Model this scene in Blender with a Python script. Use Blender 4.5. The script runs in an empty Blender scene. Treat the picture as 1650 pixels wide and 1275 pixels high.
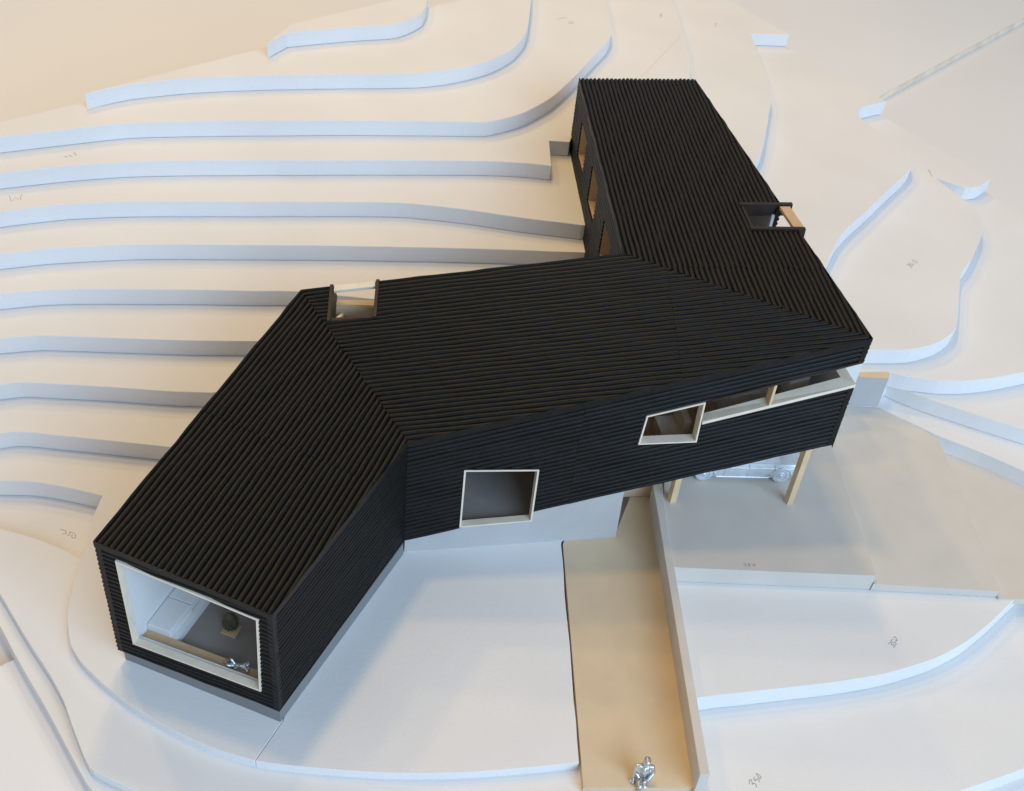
# Architectural site model: a black corrugated house on stepped foam contours, built to the size of the real model.
import bpy, bmesh, math, random
from mathutils import Vector, Matrix
random.seed(7)
S = 0.0045                      # one drawing unit (u) = 4.5 mm
sc = bpy.context.scene

# ------------------------------------------------------------------ camera
cam = bpy.data.cameras.new('camera')
cam.sensor_width = 36.0; cam.lens = 36.0*1800/1650
cam.clip_start = 0.01; cam.clip_end = 60.0
camo = bpy.data.objects.new('camera', cam); sc.collection.objects.link(camo)
M = Matrix(((0.99307, -0.117523, 0.0), (0.075914, 0.641471, -0.763382), (0.089715, 0.758091, 0.645948))).to_4x4()
M.translation = Vector((0, 0, 110*S))
camo.matrix_world = M
sc.camera = camo

# ------------------------------------------------------------------ light
world = bpy.data.worlds.new('World'); sc.world = world; world.use_nodes = True
bg = world.node_tree.nodes['Background']
bg.inputs[0].default_value = (0.85, 0.86, 0.89, 1); bg.inputs[1].default_value = 0.40

def area(name, loc, target, size, size_y, watts, col):
    l = bpy.data.lights.new(name, 'AREA'); l.shape = 'RECTANGLE'; l.size = size; l.size_y = size_y
    l.energy = watts; l.color = col
    o = bpy.data.objects.new(name, l); sc.collection.objects.link(o)
    o.location = Vector(loc)*S
    o.rotation_euler = (Vector(target)-Vector(loc)).to_track_quat('-Z', 'Y').to_euler()
    return o
# daylight from a large window on the photographer's right, low and cool
area('window_light', (380, -370, 310), (0, 120, 0), 2.5, 1.6, 92, (0.46, 0.70, 1.0))
# warm ceiling lamps in the room behind the model
for i, (dx, dy, w) in enumerate(((-0.19, 0.18, 4.7), (-0.62, 0.64, 4.7), (-0.24, 1.0, 4.6), (-0.10, 0.52, 4.1))):
    area('ceiling_lamp', (-11.4+dx*360, 94.9+dy*360, 380), (-25, 150, 0), 0.11, 0.11, w, (1.0, 0.66, 0.24))
sc.view_settings.view_transform = 'Standard'; sc.view_settings.look = 'None'
sc.view_settings.exposure = 0.03; sc.view_settings.gamma = 1.0
sc.view_settings.use_curve_mapping = False
sc.cycles.use_denoising = True
sc.cycles.max_bounces = 8; sc.cycles.diffuse_bounces = 5

# surveyed outlines of the contour layers, in u
D={'PATCH': [[-61.57, 91.02], [-58.23, 90.5], [-55.2, 89.73], [-52.52, 88.81], [-50.42, 87.92], [-45.63, 84.59], [-16.38, 83.27], [10.02, 87.17], [12.7, 61.41], [3.98, 55.61], [-19.87, 55.29], [-33.56, 58.66], [-38.97, 60.44], [-40.05, 61.6], [-42.85, 65.36], [-44.83, 68.22], [-47.73, 71.41], [-51.65, 75.2], [-54.71, 78.42], [-57.35, 81.18], [-62.85, 86.88], [-64.2, 91.66]],
 'SHEET': [[-53.92, 75.39], [-55.21, 74.15], [-58.34, 71.48]],
 'L0': [[-60.33, 82.16], [-56.23, 77.83], [-52.43, 73.61], [-46.77, 67.78], [-42.39, 62.96], [-38.01, 58.25], [-30.15, 55.48], [-19.5, 53.5], [4.14, 55.09], [33.27, 61.32], [54.95, 70.94], [63.38, 74.83], [72.97, 80.11]],
 'PAD': [[-64.26, 97.88], [-60.37, 98.42], [-56.74, 98.23], [-53.27, 97.79], [-50.8, 97.41], [-50.76, 95.08], [-50.5, 92.42], [-49.64, 87.99], [-49.24, 83.7], [-48.51, 79.84], [-47.89, 77.84], [-46.35, 74.54], [-44.36, 72.44], [-41.14, 70.08], [-37.1, 67.68], [-32.22, 65.48], [-27.27, 63.81], [-22.27, 62.85], [-18.07, 62.82], [-12.53, 63.03], [-8.76, 63.26], [-4.36, 63.77], [0.06, 64.46], [6.66, 65.92], [11.84, 67.22], [8.55, 98.41]],
 'L1R': [[21.29, 103.99], [25.39, 77.29], [32.76, 79.33], [41.76, 81.71], [48.34, 83.87], [54.82, 86.96], [59.44, 90.15], [63.6, 94.04], [66.57, 97.18], [72.65, 103.24]],
 'L2L': [[-66.19, 103.68], [-64.8, 104.29], [-62.37, 104.59], [-59.57, 104.6], [-55.41, 104.71], [-48.44, 104.84], [-44.58, 104.9]],
 'L2R': [[54.64, 130.94], [60.72, 127.25], [62.65, 125.95], [68.51, 123.35], [73.84, 120.37], [79.17, 117.36]],
 'L3L': [[-68.41, 110.16], [-65.96, 111.15], [-63.2, 111.4], [-54.9, 112.27], [-46.41, 112.78], [-40.77, 113.55]],
 'L3R': [[56.02, 133.82], [57.51, 132.77], [60.9, 131.08], [68.74, 128.27], [74.46, 126.41], [80.31, 124.75]],
 'L4L': [[-70.56, 116.49], [-65.99, 118.1], [-62.62, 118.55], [-54.19, 119.68], [-45.75, 120.83], [-36.63, 122.46]],
 'L4R': [[49.25, 131.6], [55.07, 132.69], [57.2, 132.21], [62.43, 132.1], [66.37, 132.76], [70.8, 134.17], [76.24, 136.67], [84.03, 140.57]],
 'L5L': [[-72.71, 122.83], [-67.59, 124.87], [-62.1, 126.24], [-47.93, 129.01], [-32.6, 131.7]],
 'L5R': [[50.95, 133.85], [58.12, 135.23], [62.79, 137.96], [66.47, 142.13], [69.45, 153.77], [70.71, 158.34], [73.49, 162.64], [77.78, 171.98], [78.9, 177.82], [78.23, 181.97], [73.32, 190.56], [78.79, 188.15], [81.48, 189.24], [84.36, 192.83]],
 'L6L': [[-74.63, 128.6], [-69.52, 130.91], [-64.57, 132.58], [-57.44, 134.81], [-41.56, 138.11], [-27.24, 140.97], [-7.73, 144.43], [8.74, 146.94]],
 'L6R': [[46.61, 151.0], [48.24, 155.48], [50.64, 161.45], [67.93, 188.35], [68.32, 193.2], [67.15, 196.84], [60.96, 206.64], [61.33, 210.0], [62.39, 211.66], [67.96, 215.67]],
 'L7L': [[-76.89, 135.19], [-69.15, 139.08], [-60.65, 141.77], [-43.34, 145.67], [-28.75, 149.04], [-20.8, 150.68], [-15.47, 150.87], [-10.22, 150.94], [-1.95, 150.39], [7.62, 150.33]],
 'L7R': [[37.17, 177.51], [39.05, 182.3], [42.76, 203.53], [43.04, 207.44], [42.77, 217.13], [42.36, 226.21], [41.54, 236.09], [45.78, 237.01], [50.18, 237.99]],
 'L8L': [[-78.92, 141.21], [-71.04, 145.2], [-62.99, 148.58], [-53.75, 151.17], [-30.25, 157.02], [-8.15, 162.17], [-2.03, 162.97], [1.97, 163.01], [1.18, 171.55], [4.64, 171.97]],
 'L8R': [[26.52, 203.14], [26.88, 210.94], [26.41, 219.87], [25.85, 231.03], [24.69, 242.9], [23.67, 253.84]],
 'L9': [[-80.82, 146.97], [-72.94, 151.33], [-64.7, 155.76], [-55.68, 158.52], [-31.76, 165.04], [-14.27, 169.12], [-9.51, 170.12], [-6.49, 172.5], [-3.54, 175.25], [0.78, 182.16], [4.17, 190.98], [7.77, 202.11], [10.16, 208.92], [10.97, 213.09], [10.94, 216.5], [10.38, 223.08], [9.66, 230.96], [8.73, 241.42]],
 'L10': [[-71.91, 158.48], [-66.9, 163.24], [-58.24, 167.97], [-47.16, 172.13], [-33.87, 176.27], [-22.14, 179.71], [-17.75, 182.21], [-13.77, 185.39], [-10.98, 188.29], [-8.82, 191.59], [-7.08, 195.13], [-5.55, 200.98], [-5.19, 206.13], [-5.25, 212.59], [-5.41, 219.0], [-5.92, 229.1]],
 'L11': [[-47.99, 178.62], [-47.44, 181.15], [-45.82, 183.78], [-36.29, 189.12], [-28.61, 192.57], [-26.72, 194.86], [-25.39, 197.31], [-24.47, 199.67], [-24.28, 203.37], [-24.62, 207.63], [-25.52, 215.16]],
 'PATH': [[8.76, 98.54], [12.41, 64.38], [24.21, 65.83], [20.4, 104.51]],
 'WALLTOP': [[20.14, 108.0], [20.81, 101.37], [24.24, 65.35], [25.3, 65.49], [21.79, 101.53], [21.41, 108.45]],
 'CARPORT': [[21.9, 101.55], [22.93, 94.28], [48.52, 96.9], [46.23, 120.68], [49.96, 130.38]]}
LAB=[('base', '350', 0, [[[31.16, 68.72], [31.11, 68.9], [31.16, 69.16], [31.28, 69.29], [31.39, 69.21], [31.43, 68.98], [31.46, 68.74], [31.68, 68.9], [31.8, 68.81], [31.89, 68.6], [31.85, 68.43]], [[31.77, 69.67], [31.65, 69.38], [31.82, 69.18], [31.92, 69.37], [32.07, 69.49], [32.23, 69.43], [32.28, 69.27], [32.2, 69.13]], [[31.99, 70.07], [32.13, 70.11], [32.35, 69.97], [32.49, 69.82], [32.47, 69.59], [32.36, 69.56], [32.19, 69.74], [32.08, 69.95], [32.07, 70.06]]]),
 ('L1R', '352', 2.7, [[[49.31, 88.35], [49.64, 88.72], [49.79, 88.55], [49.74, 88.25], [50.02, 88.39], [50.11, 88.15], [49.88, 87.93]], [[50.13, 89.23], [49.74, 88.99], [49.94, 88.66], [50.25, 88.8], [50.34, 88.56], [50.22, 88.35]], [[50.12, 89.49], [50.42, 89.66], [50.52, 89.39], [50.36, 88.95], [50.7, 89.25]]]),
 ('CARPORT', '354', 5.4, [[[31.51, 96.24], [31.71, 96.31], [31.78, 96.15], [31.67, 96.06], [31.85, 95.98], [31.74, 95.82]], [[32.35, 96.38], [32.12, 96.3], [32.17, 96.14], [32.31, 96.18], [32.35, 96.02], [32.19, 95.89]], [[32.66, 96.39], [32.71, 96.17], [33.01, 96.25]], [[33.0, 96.48], [32.93, 95.99]]]),
 ('L5', '360', 13.5, [[[61.78, 158.72], [62.17, 159.14], [62.38, 158.94], [62.21, 158.51], [62.54, 158.61], [62.66, 158.3], [62.43, 158.07]], [[62.45, 159.72], [62.47, 158.96], [62.77, 158.75], [63.09, 159.24], [62.91, 159.48], [62.63, 159.08]], [[63.11, 160.47], [63.58, 160.7], [63.96, 160.19], [63.67, 159.7], [63.34, 159.94], [63.14, 160.39]]]),
 ('base', '350 upside down', 0, [[[-55.13, 93.33], [-54.7, 93.27], [-54.39, 93.16], [-54.22, 92.93], [-54.26, 92.69], [-54.54, 92.61]], [[-53.97, 92.51], [-53.69, 92.52], [-53.71, 92.78], [-53.81, 93.09], [-53.24, 92.94]], [[-53.14, 92.9], [-52.9, 92.59], [-52.79, 92.25], [-52.91, 92.12], [-53.25, 92.26], [-53.38, 92.48], [-53.25, 92.63]]]),
 ('L7', '', 18.9, [[[-77.4, 139.63], [-76.99, 138.94], [-76.52, 138.12]], [[-76.43, 138.45], [-76.36, 138.78]], [[-76.48, 139.14], [-76.25, 139.27], [-75.94, 139.11], [-75.78, 138.82]], [[-75.67, 140.27], [-75.79, 140.08], [-75.73, 139.55], [-75.48, 139.14], [-75.44, 138.76]]]),
 ('L8', '', 21.6, [[[-71.92, 147.85], [-71.79, 148.17], [-71.43, 147.77]], [[-71.42, 148.37], [-71.28, 148.55], [-70.99, 148.22], [-70.78, 148.13]], [[-71.01, 149.15], [-70.94, 149.5], [-70.67, 149.27], [-70.7, 148.92], [-70.35, 148.75]]]),
 ('L9', '', 24.3, [[[0.18, 217.59], [0.83, 218.19], [1.25, 218.73], [1.93, 218.94]], [[2.38, 215.89], [2.78, 217.33], [3.5, 217.09], [2.82, 216.08], [3.3, 216.45]]]),
 ('L8', '', 21.6, [[[21.32, 233.81], [22.1, 234.12], [21.42, 232.91], [22.02, 233.1], [21.52, 231.89]]]),
 ('L7', '', 18.9, [[[33.98, 239.34], [34.48, 239.49], [34.0, 237.84], [34.61, 237.84]]]),
 ('L5', '', 13.5, [[[72.58, 193.48], [72.96, 193.46], [72.61, 192.7], [73.06, 192.81], [72.78, 191.96], [73.13, 191.07]]])]

# ------------------------------------------------------------------ materials
def mat(name, col, rough=0.7, noise=0.04, scale=60, bump=0.0, bscale=300, metal=0.0, spec=0.3, col2=None, detail=4):
    m = bpy.data.materials.new(name); m.use_nodes = True
    nt = m.node_tree; b = nt.nodes['Principled BSDF']
    b.inputs['Roughness'].default_value = rough; b.inputs['Metallic'].default_value = metal
    b.inputs['Specular IOR Level'].default_value = spec
    tc = nt.nodes.new('ShaderNodeTexCoord')
    n1 = nt.nodes.new('ShaderNodeTexNoise'); n1.inputs['Scale'].default_value = scale; n1.inputs['Detail'].default_value = detail
    nt.links.new(tc.outputs['Object'], n1.inputs['Vector'])
    r = nt.nodes.new('ShaderNodeValToRGB')
    c2 = col2 or tuple(max(0, c*(1-noise*2)) for c in col)
    r.color_ramp.elements[0].position = 0.35; r.color_ramp.elements[1].position = 0.65
    r.color_ramp.elements[0].color = (*c2, 1); r.color_ramp.elements[1].color = (*col, 1)
    nt.links.new(n1.outputs['Fac'], r.inputs['Fac']); nt.links.new(r.outputs['Color'], b.inputs['Base Color'])
    if bump:
        n2 = nt.nodes.new('ShaderNodeTexNoise'); n2.inputs['Scale'].default_value = bscale; n2.inputs['Detail'].default_value = 3
        nt.links.new(tc.outputs['Object'], n2.inputs['Vector'])
        bp = nt.nodes.new('ShaderNodeBump'); bp.inputs['Strength'].default_value = bump; bp.inputs['Distance'].default_value = 0.0004
        nt.links.new(n2.outputs['Fac'], bp.inputs['Height']); nt.links.new(bp.outputs['Normal'], b.inputs['Normal'])
    return m
M_FOAM = mat('foam_board', (0.80, 0.788, 0.772), 0.85, 0.022, 14, 0.25, 700, detail=10)
M_TABLE = mat('table_paper', (0.85, 0.83, 0.82), 0.8, 0.015, 3, 0.1, 700)
M_BACK = mat('pale_board', (0.88, 0.875, 0.87), 0.8, 0.015, 3, 0.1, 700)
M_GREY = mat('grey_card', (0.65, 0.60, 0.53), 0.8, 0.025, 40, 0.2, 1200)
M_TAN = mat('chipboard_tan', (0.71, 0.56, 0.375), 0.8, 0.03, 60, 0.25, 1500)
M_CONC = mat('concrete_card', (0.50, 0.495, 0.48), 0.8, 0.03, 50, 0.2, 1200)
M_PLINTH = mat('plinth_card', (0.23, 0.23, 0.228), 0.75, 0.03, 50, 0.2, 1200)
M_BROWN = mat('brown_card', (0.15, 0.098, 0.055), 0.75, 0.05, 50, 0.2, 1200)
M_CARD = mat('tan_card', (0.62, 0.46, 0.29), 0.75, 0.05, 50, 0.2, 1200)
M_HONEY = mat('honey_wood', (0.74, 0.54, 0.31), 0.6, 0.07, 120, 0.2, 900)
M_BLACK = mat('black_corrugated', (0.0098, 0.0096, 0.0084), 0.44, 0.25, 260, 0.20, 1600, spec=0.20, col2=(0.0062, 0.0061, 0.0056))
M_LINE = mat('white_lining', (0.76, 0.75, 0.73), 0.8, 0.02, 40, 0.1, 900)
M_FRAME = mat('basswood_pale', (0.82, 0.72, 0.57), 0.65, 0.05, 120, 0.15, 900)
M_WOOD = mat('basswood_tan', (0.62, 0.43, 0.25), 0.6, 0.08, 120, 0.2, 900)
M_DARKW = mat('stained_wood', (0.030, 0.020, 0.016), 0.5, 0.15, 150, 0.3, 900)
M_FLOOR = mat('grey_floor_card', (0.30, 0.275, 0.25), 0.7, 0.05, 60, 0.2, 1000)
M_PEWTER = mat('pewter', (0.78, 0.79, 0.80), 0.38, 0.10, 350, 0.4, 1500, metal=1.0, col2=(0.42, 0.43, 0.44))
M_SILVER = mat('silver_cast', (0.74, 0.78, 0.81), 0.42, 0.06, 200, 0.25, 1100, metal=0.45, spec=0.6)
M_PENCIL = mat('pencil', (0.36, 0.35, 0.34), 0.6, 0.2, 900)
M_CACT = mat('cactus_green', (0.10, 0.105, 0.06), 0.6, 0.25, 300, 0.5, 1500)
M_SPINE = mat('cactus_spine', (0.20, 0.16, 0.09), 0.6, 0.1, 300)
M_PLY = mat('ply_edge', (0.88, 0.77, 0.62), 0.7, 0.08, 40, 0.2, 600)

# ------------------------------------------------------------------ object helpers
BASE = {}
def link(o, parent, base):
    sc.collection.objects.link(o)
    if parent is not None:
        o.parent = parent; BASE[o.name] = BASE[parent.name]
    else:
        BASE[o.name] = Vector(base); o.location = Vector(base)*S
    return o
def empty(name, base):
    o = bpy.data.objects.new(name, None); o.empty_display_size = 0.01
    return link(o, None, base)
def tag(o, label=None, cat=None, group=None, kind=None):
    for k_, v_ in (('label', label), ('category', cat), ('group', group), ('kind', kind)):
        if v_: o[k_] = v_
    return o
def mesh_obj(name, verts, faces, m, parent=None, base=None, smooth=False):
    if base is None: base = Vector((0, 0, 0))
    b = BASE[parent.name] if parent is not None else Vector(base)
    me = bpy.data.meshes.new(name)
    me.from_pydata([tuple((Vector(v)-b)*S) for v in verts], [], faces); me.materials.append(m)
    bm = bmesh.new(); bm.from_mesh(me); bmesh.ops.recalc_face_normals(bm, faces=bm.faces[:]); bm.to_mesh(me); bm.free()
    if smooth: me.polygons.foreach_set('use_smooth', [True]*len(me.polygons))
    o = bpy.data.objects.new(name, me)
    return link(o, parent, base)
class MB:
    def __init__(s): s.v = []; s.f = []
    def add(s, vs, fs):
        n = len(s.v); s.v += [Vector(p) for p in vs]; s.f += [tuple(i+n for i in f) for f in fs]; return s
    def prism(s, poly, z0, z1):            # poly of (x,y); z0,z1 numbers or functions
        f0 = z0 if callable(z0) else (lambda x, y: z0); f1 = z1 if callable(z1) else (lambda x, y: z1)
        n = len(poly)
        vs = [(x, y, f0(x, y)) for x, y in poly]+[(x, y, f1(x, y)) for x, y in poly]
        fs = [tuple(range(n-1, -1, -1)), tuple(range(n, 2*n))]+[(i, (i+1) % n, n+(i+1) % n, n+i) for i in range(n)]
        return s.add(vs, fs)
    def loft(s, rings, cap=True):
        n = len(rings[0]); vs = [p for r in rings for p in r]; fs = []
        for a in range(len(rings)-1):
            for i in range(n): fs.append((a*n+i, a*n+(i+1) % n, (a+1)*n+(i+1) % n, (a+1)*n+i))
        if cap: fs += [tuple(range(n-1, -1, -1)), tuple(range((len(rings)-1)*n, len(rings)*n))]
        return s.add(vs, fs)
    def hexa(s, a, b):                     # two quads of 4 points
        return s.loft([a, b])
    def box(s, o, ex, ey, ez):             # corner + three edge vectors
        o, ex, ey, ez = map(Vector, (o, ex, ey, ez))
        return s.loft([[o, o+ex, o+ex+ey, o+ey], [o+ez, o+ex+ez, o+ex+ey+ez, o+ey+ez]])
    def tube(s, pts, r, n=6):
        pts = [Vector(p) for p in pts]; rings = []
        for i, p in enumerate(pts):
            t = (pts[min(i+1, len(pts)-1)]-pts[max(i-1, 0)]).normalized()
            a = t.orthogonal().normalized(); b_ = t.cross(a); rr = r[i] if isinstance(r, (list, tuple)) else r
            rings.append([p+(a*math.cos(q*2*math.pi/n)+b_*math.sin(q*2*math.pi/n))*rr for q in range(n)])
        return s.loft(rings)
    def build(s, name, m, parent=None, base=None, smooth=False): return mesh_obj(name, s.v, s.f, m, parent, base, smooth)
def auto_smooth(o, ang=40):
    me = o.data; me.polygons.foreach_set('use_smooth', [True]*len(me.polygons))
    me.set_sharp_from_angle(angle=math.radians(ang)); return o
def bevel(o, w=0.06, seg=1):
    md = o.modifiers.new('bevel', 'BEVEL'); md.width = w*S; md.segments = seg; md.limit_method = 'ANGLE'; md.angle_limit = math.radians(30); return o

# ------------------------------------------------------------------ the table and the board behind the model
TZ = -20.0
table = MB().prism([(-420, -120), (420, -120), (420, 690), (-420, 690)], TZ-6, TZ).build('table', M_TABLE)
tag(table, kind='structure')
ld = Vector((60.9, 75.15)).normalized(); ln = Vector((-ld.y, ld.x))
p0 = Vector((92.9, 299.3))
q = [p0-ld*330, p0+ld*380, p0+ld*380+ln*520, p0-ld*330+ln*520]
bb = MB().prism([tuple(v) for v in q], TZ+0.05, TZ+1.9).build('backdrop_board', M_BACK)
tag(bb, kind='structure')
edge = [q[0]-ln*0.35, q[1]-ln*0.35, q[1]-ln*0.02, q[0]-ln*0.02]
MB().prism([tuple(v) for v in edge], TZ+0.05, TZ+1.87).build('board_edge', M_PLY, bb)
s0, s1, s2 = (tuple(p) for p in D['SHEET'])
lb = MB().prism([s0, s1, s2, (-150, 44), (-120, -60), (0, 10), (-20, 50)][::-1], TZ+0.05, -2.7).build('card_sheet', M_TABLE)
lb2 = MB().prism([(s0[0]+30, s0[1]-6), (s0[0]+30, s0[1]+40), (-140, s0[1]+30), (-150, 40), (-110, 10)], TZ+0.04, -4.6).build('card_sheet', M_TABLE)
tag(lb2, kind='structure')
tag(lb, kind='structure')

# ------------------------------------------------------------------ the contour layers
def chaikin(pts, keep):
    out = [pts[0]]
    for i in range(1, len(pts)-1):
        a, b_, c = Vector(pts[i-1]), Vector(pts[i]), Vector(pts[i+1])
        if i in keep or (b_-a).length < 0.8 or (c-b_).length < 0.8 or (b_-a).angle(c-b_) > math.radians(75): out.append(tuple(b_)); continue
        d1 = min(0.3, 3.0/(b_-a).length); d2 = min(0.3, 3.0/(c-b_).length)
        out += [tuple(b_.lerp(a, d1)), tuple(b_*0.5+(b_.lerp(a, d1)+b_.lerp(c, d2))*0.25), tuple(b_.lerp(c, d2))]
    out.append(pts[-1]); return out
def wobble(pts, amt=0.07):
    out = []
    for a, b_ in zip(pts[:-1], pts[1:]):
        a, b_ = Vector(a), Vector(b_); n_ = max(1, int((b_-a).length/2.6)); out.append(tuple(a))
        for i in range(1, n_): out.append(tuple(a.lerp(b_, i/n_)+Vector((random.uniform(-amt, amt), random.uniform(-amt, amt)))))
    return out+[tuple(pts[-1])]
def sm(key, keep=(), start=0): return wobble(chaikin([tuple(p) for p in D[key][start:]], keep))
# straight cut edges of the site: y = x + 234 on the left, falling to the right of the far corner
SITE_L = [(30.4, 264.4), (-30.0, 204.0), (-80.0, 154.0), (-118.0, 116.0)]
rb_ = lambda x: (x, 238.0-1.33*(x-50.2))
def ext(key, d=22):
    a, b_ = D[key][0], D[key][1]; m_ = min(0.55, (b_[1]-a[1])/(b_[0]-a[0])); return (a[0]-d, a[1]-d*m_)
def cross(key):
    a, b_ = D[key][0], D[key][1]; m_ = (b_[1]-a[1])/(b_[0]-a[0]); x = (a[1]-m_*a[0]-234.0)/(1-m_); return (x, x+234.0)
Zl = [2.7*i for i in range(12)]
GAP = 0.07
base_poly = sm('L0')+[(108, 92), rb_(112), rb_(84.3), rb_(50.2)]+SITE_L+[(-112, 104), (-84, 100)]
terrain = MB().prism(base_poly, TZ+0.04, 0.0).build('terrain', M_FOAM)
tag(terrain, kind='structure')
PLATES = {'base': terrain}
def plate(key, poly, z0, z1):
    o = bevel(MB().prism([tuple(p) for p in poly], z0+GAP, z1).build('terrace', M_FOAM, terrain), 0.05)
    PLATES[key] = o; return o
RB = [rb_(84.3), rb_(50.2)]
pp_ = sm('PAD', (25,)); tgt = Vector(D['PAD'][17]); i_ = min(range(len(pp_)), key=lambda i: (Vector(pp_[i])-tgt).length)
plate('PAD', [ext('PAD')]+pp_[:i_+1]+[(-20.6, 68.0), (-20, 105), (-28, 121), (-60, 111), (-92, 108)], Zl[0], Zl[1])
plate('PAD2', [(pp_[i_][0]+.07, pp_[i_][1])]+pp_[i_+1:]+[(8.6, 99.0), (13, 108), (12, 123.6), (-27.9, 121.0), (-19.92, 105), (-20.53, 68.0)], Zl[0], Zl[1]-.01)
plate('PATCH', sm('PATCH', tuple(range(0, 9))), Zl[0], 1.5)
plate('L1R', [tuple(D['WALLTOP'][4])]+[(D['WALLTOP'][3][0]-1.2, D['WALLTOP'][3][1]+11.0)]+sm('L1R', (), 1)+[(90, 103), (96, 126), (58, 128), (23, 107)], Zl[0], Zl[1])
plate('L2', [ext('L2L')]+sm('L2L')+[(-36, 105), (-30.6, 114.5), (-29.5, 119), (11, 123.6), (16.6, 119.6), (49.9, 130.4)]+sm('L2R')+[(97, 108), rb_(108)]+RB+SITE_L, Zl[1], Zl[2])
plate('L3', [ext('L3L')]+sm('L3L')+[(-33, 116.5), (-29.5, 119.3), (12, 124), (39.7, 134.7), (50.2, 134.5), (54.9, 132.2)]+sm('L3R')+[(101, 123), rb_(105)]+RB+SITE_L, Zl[2], Zl[3])
plate('L4', [ext('L4L')]+sm('L4L')+[(-30, 121.5), (12, 126), (40, 134.9)]+sm('L4R', (1,))+[(100, 152), rb_(101)]+RB+SITE_L, Zl[3], Zl[4])
plate('L5', [ext('L5L')]+sm('L5L')+[(-22, 132), (10, 134), (38, 136.5)]+sm('L5R')+RB[1:]+SITE_L, Zl[4], Zl[5])
plate('L6', [ext('L6L')]+sm('L6L')+[(14, 147.5), (34, 148)]+sm('L6R')+RB[1:]+SITE_L, Zl[5], Zl[6])
plate('L7', [cross('L7L')]+sm('L7L')+[(12, 151.5), (26, 168)]+sm('L7R')+SITE_L[:-1], Zl[6], Zl[7])
plate('L8', [cross('L8L')]+sm('L8L', (7, 8, 9))+[(5.2, 175.9), (23.9, 178.9)]+sm('L8R')+[(26, 258)]+SITE_L[:-1], Zl[7], Zl[8])
plate('L9', [cross('L9')]+sm('L9')+[(8.2, 240)]+SITE_L[1:3], Zl[8], Zl[9])
plate('L10', sm('L10')+[(-8, 225.0)]+[(-30.5, 203.5)], Zl[9], Zl[10])
plate('L11', [tuple(D['L11'][0])]+sm('L11', (), 2)+[(-27.0, 207.5), (-45.9, 187.6)], Zl[10], Zl[11])
plate('LOW', [(34, 63.5), (55, 72), (80, 84), (112, 96), (125, 40), (34, 30)], TZ, -2.7)
# a filler piece let into the slope behind the far wing
MB().prism([(8.0, 178.4), (24.6, 181.0), (26.4, 203), (26.3, 216), (25.6, 223), (18, 203), (10.5, 189)][::-1], Zl[8]-0.3, Zl[8]+0.10).build('filler_sheet', M_FOAM, terrain)

# pencilled heights, drawn on the layers
def ribbon(strokes, z, w=0.032):
    mb = MB()
    for st in strokes:
        pts = [Vector((x, y, 0)) for x, y in st]
        for a, b_ in zip(pts[:-1], pts[1:]):
            t = (b_-a).normalized(); n_ = Vector((-t.y, t.x, 0))*w; a = a-t*w*0.6; b_ = b_+t*w*0.6
            mb.box(a-n_+Vector((0, 0, z+0.005)), b_-a, n_*2, (0, 0, 0.012))
    return mb

# ------------------------------------------------------------------ path, retaining walls and drive
ZP = 2.62
WT = [tuple(p) for p in D['WALLTOP']]; PT = [tuple(p) for p in D['PATH']]
path = MB().prism([(PT[0][0]+.05, PT[0][1]), PT[1], PT[2], (20.9, 102.9), (20.2, 109.1), (17.6, 108.55), (15.9, 102.4), (9.2, 100.2)], 0.06, ZP).build('path', M_TAN)
tag(path, kind='structure')
rw = MB().prism(WT, 0.05, 6.0).build('retaining_wall', M_GREY, base=(23, 90, 0))
bevel(rw, 0.05)
tag(rw, 'long low grey card wall running beside the tan path', 'retaining wall')
ew = MB().prism([(15.2, 108.1), (20.35, 109.2), (20.3, 109.9), (15.0, 108.8)], ZP+.02, 13.0).build('path_end_wall', M_TAN, base=(18, 109, ZP))
tag(ew, 'tan card wall closing the far end of the path under the house', 'wall')
r0, r1 = tuple(D['L4R'][0]), tuple(D['L4R'][1])
rb = MB().prism([(49.95, 130.4), (54.64, 130.98), (r1[0], r1[1]-.05), (r0[0], r0[1]-.05), (39.9, 134.6), (38.6, 127.0)], Zl[2]+.02, Zl[4]).build('retaining_wall', M_CONC, base=(53, 133, 5.4))
tag(rb, 'short grey retaining block with tan cap where the drive meets the hillside', 'retaining wall')
MB().prism([(50.0, 130.5), (54.6, 131.05), (r1[0]-.05, r1[1]-.1), (r0[0], r0[1]-.1), (39.9, 134.4), (38.8, 127.2)], Zl[4]+.005, Zl[4]+.10).build('cap', M_TAN, rb)
drive = empty('driveway', (40, 108, 5.0)); tag(drive, kind='structure')
CPT = [tuple(p) for p in D['CARPORT']]
slab = MB().prism([(CPT[0][0]-.5, CPT[0][1]), (CPT[1][0]-.5, CPT[1][1]), CPT[2], (CPT[3][0], CPT[3][1]), (49.8, 130.25), (16.8, 119.4), (20.5, 110.6), (21.9, 110.0)], Zl[1]+0.06, Zl[2]+0.01).build('slab', M_GREY, drive)
PLATES['CARPORT'] = slab
def plz(a, b, c):
    a, b, c = Vector(a), Vector(b), Vector(c); n = (b-a).cross(c-a)
    return lambda x, y: a.z-(n.x*(x-a.x)+n.y*(y-a.y))/n.z
f2 = plz((54.64, 130.94, 5.38), (62.83, 126.31, 5.08), (48.52, 96.75, 4.0))
MB().prism([(CPT[3][0]+.16, CPT[3][1]), (CPT[2][0]+.16, CPT[2][1]), (48.52, 96.75), (65.1, 98.16), (63.4, 118.5), (62.78, 126.2), (54.6, 130.85), (49.95, 130.25)], lambda x, y: Zl[1]+0.05, f2).build('slab', M_GREY, drive)
f3 = plz((64.3, 126.24, 3.0), (65.26, 97.82, 2.9), (83.26, 114.29, 2.85))
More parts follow.
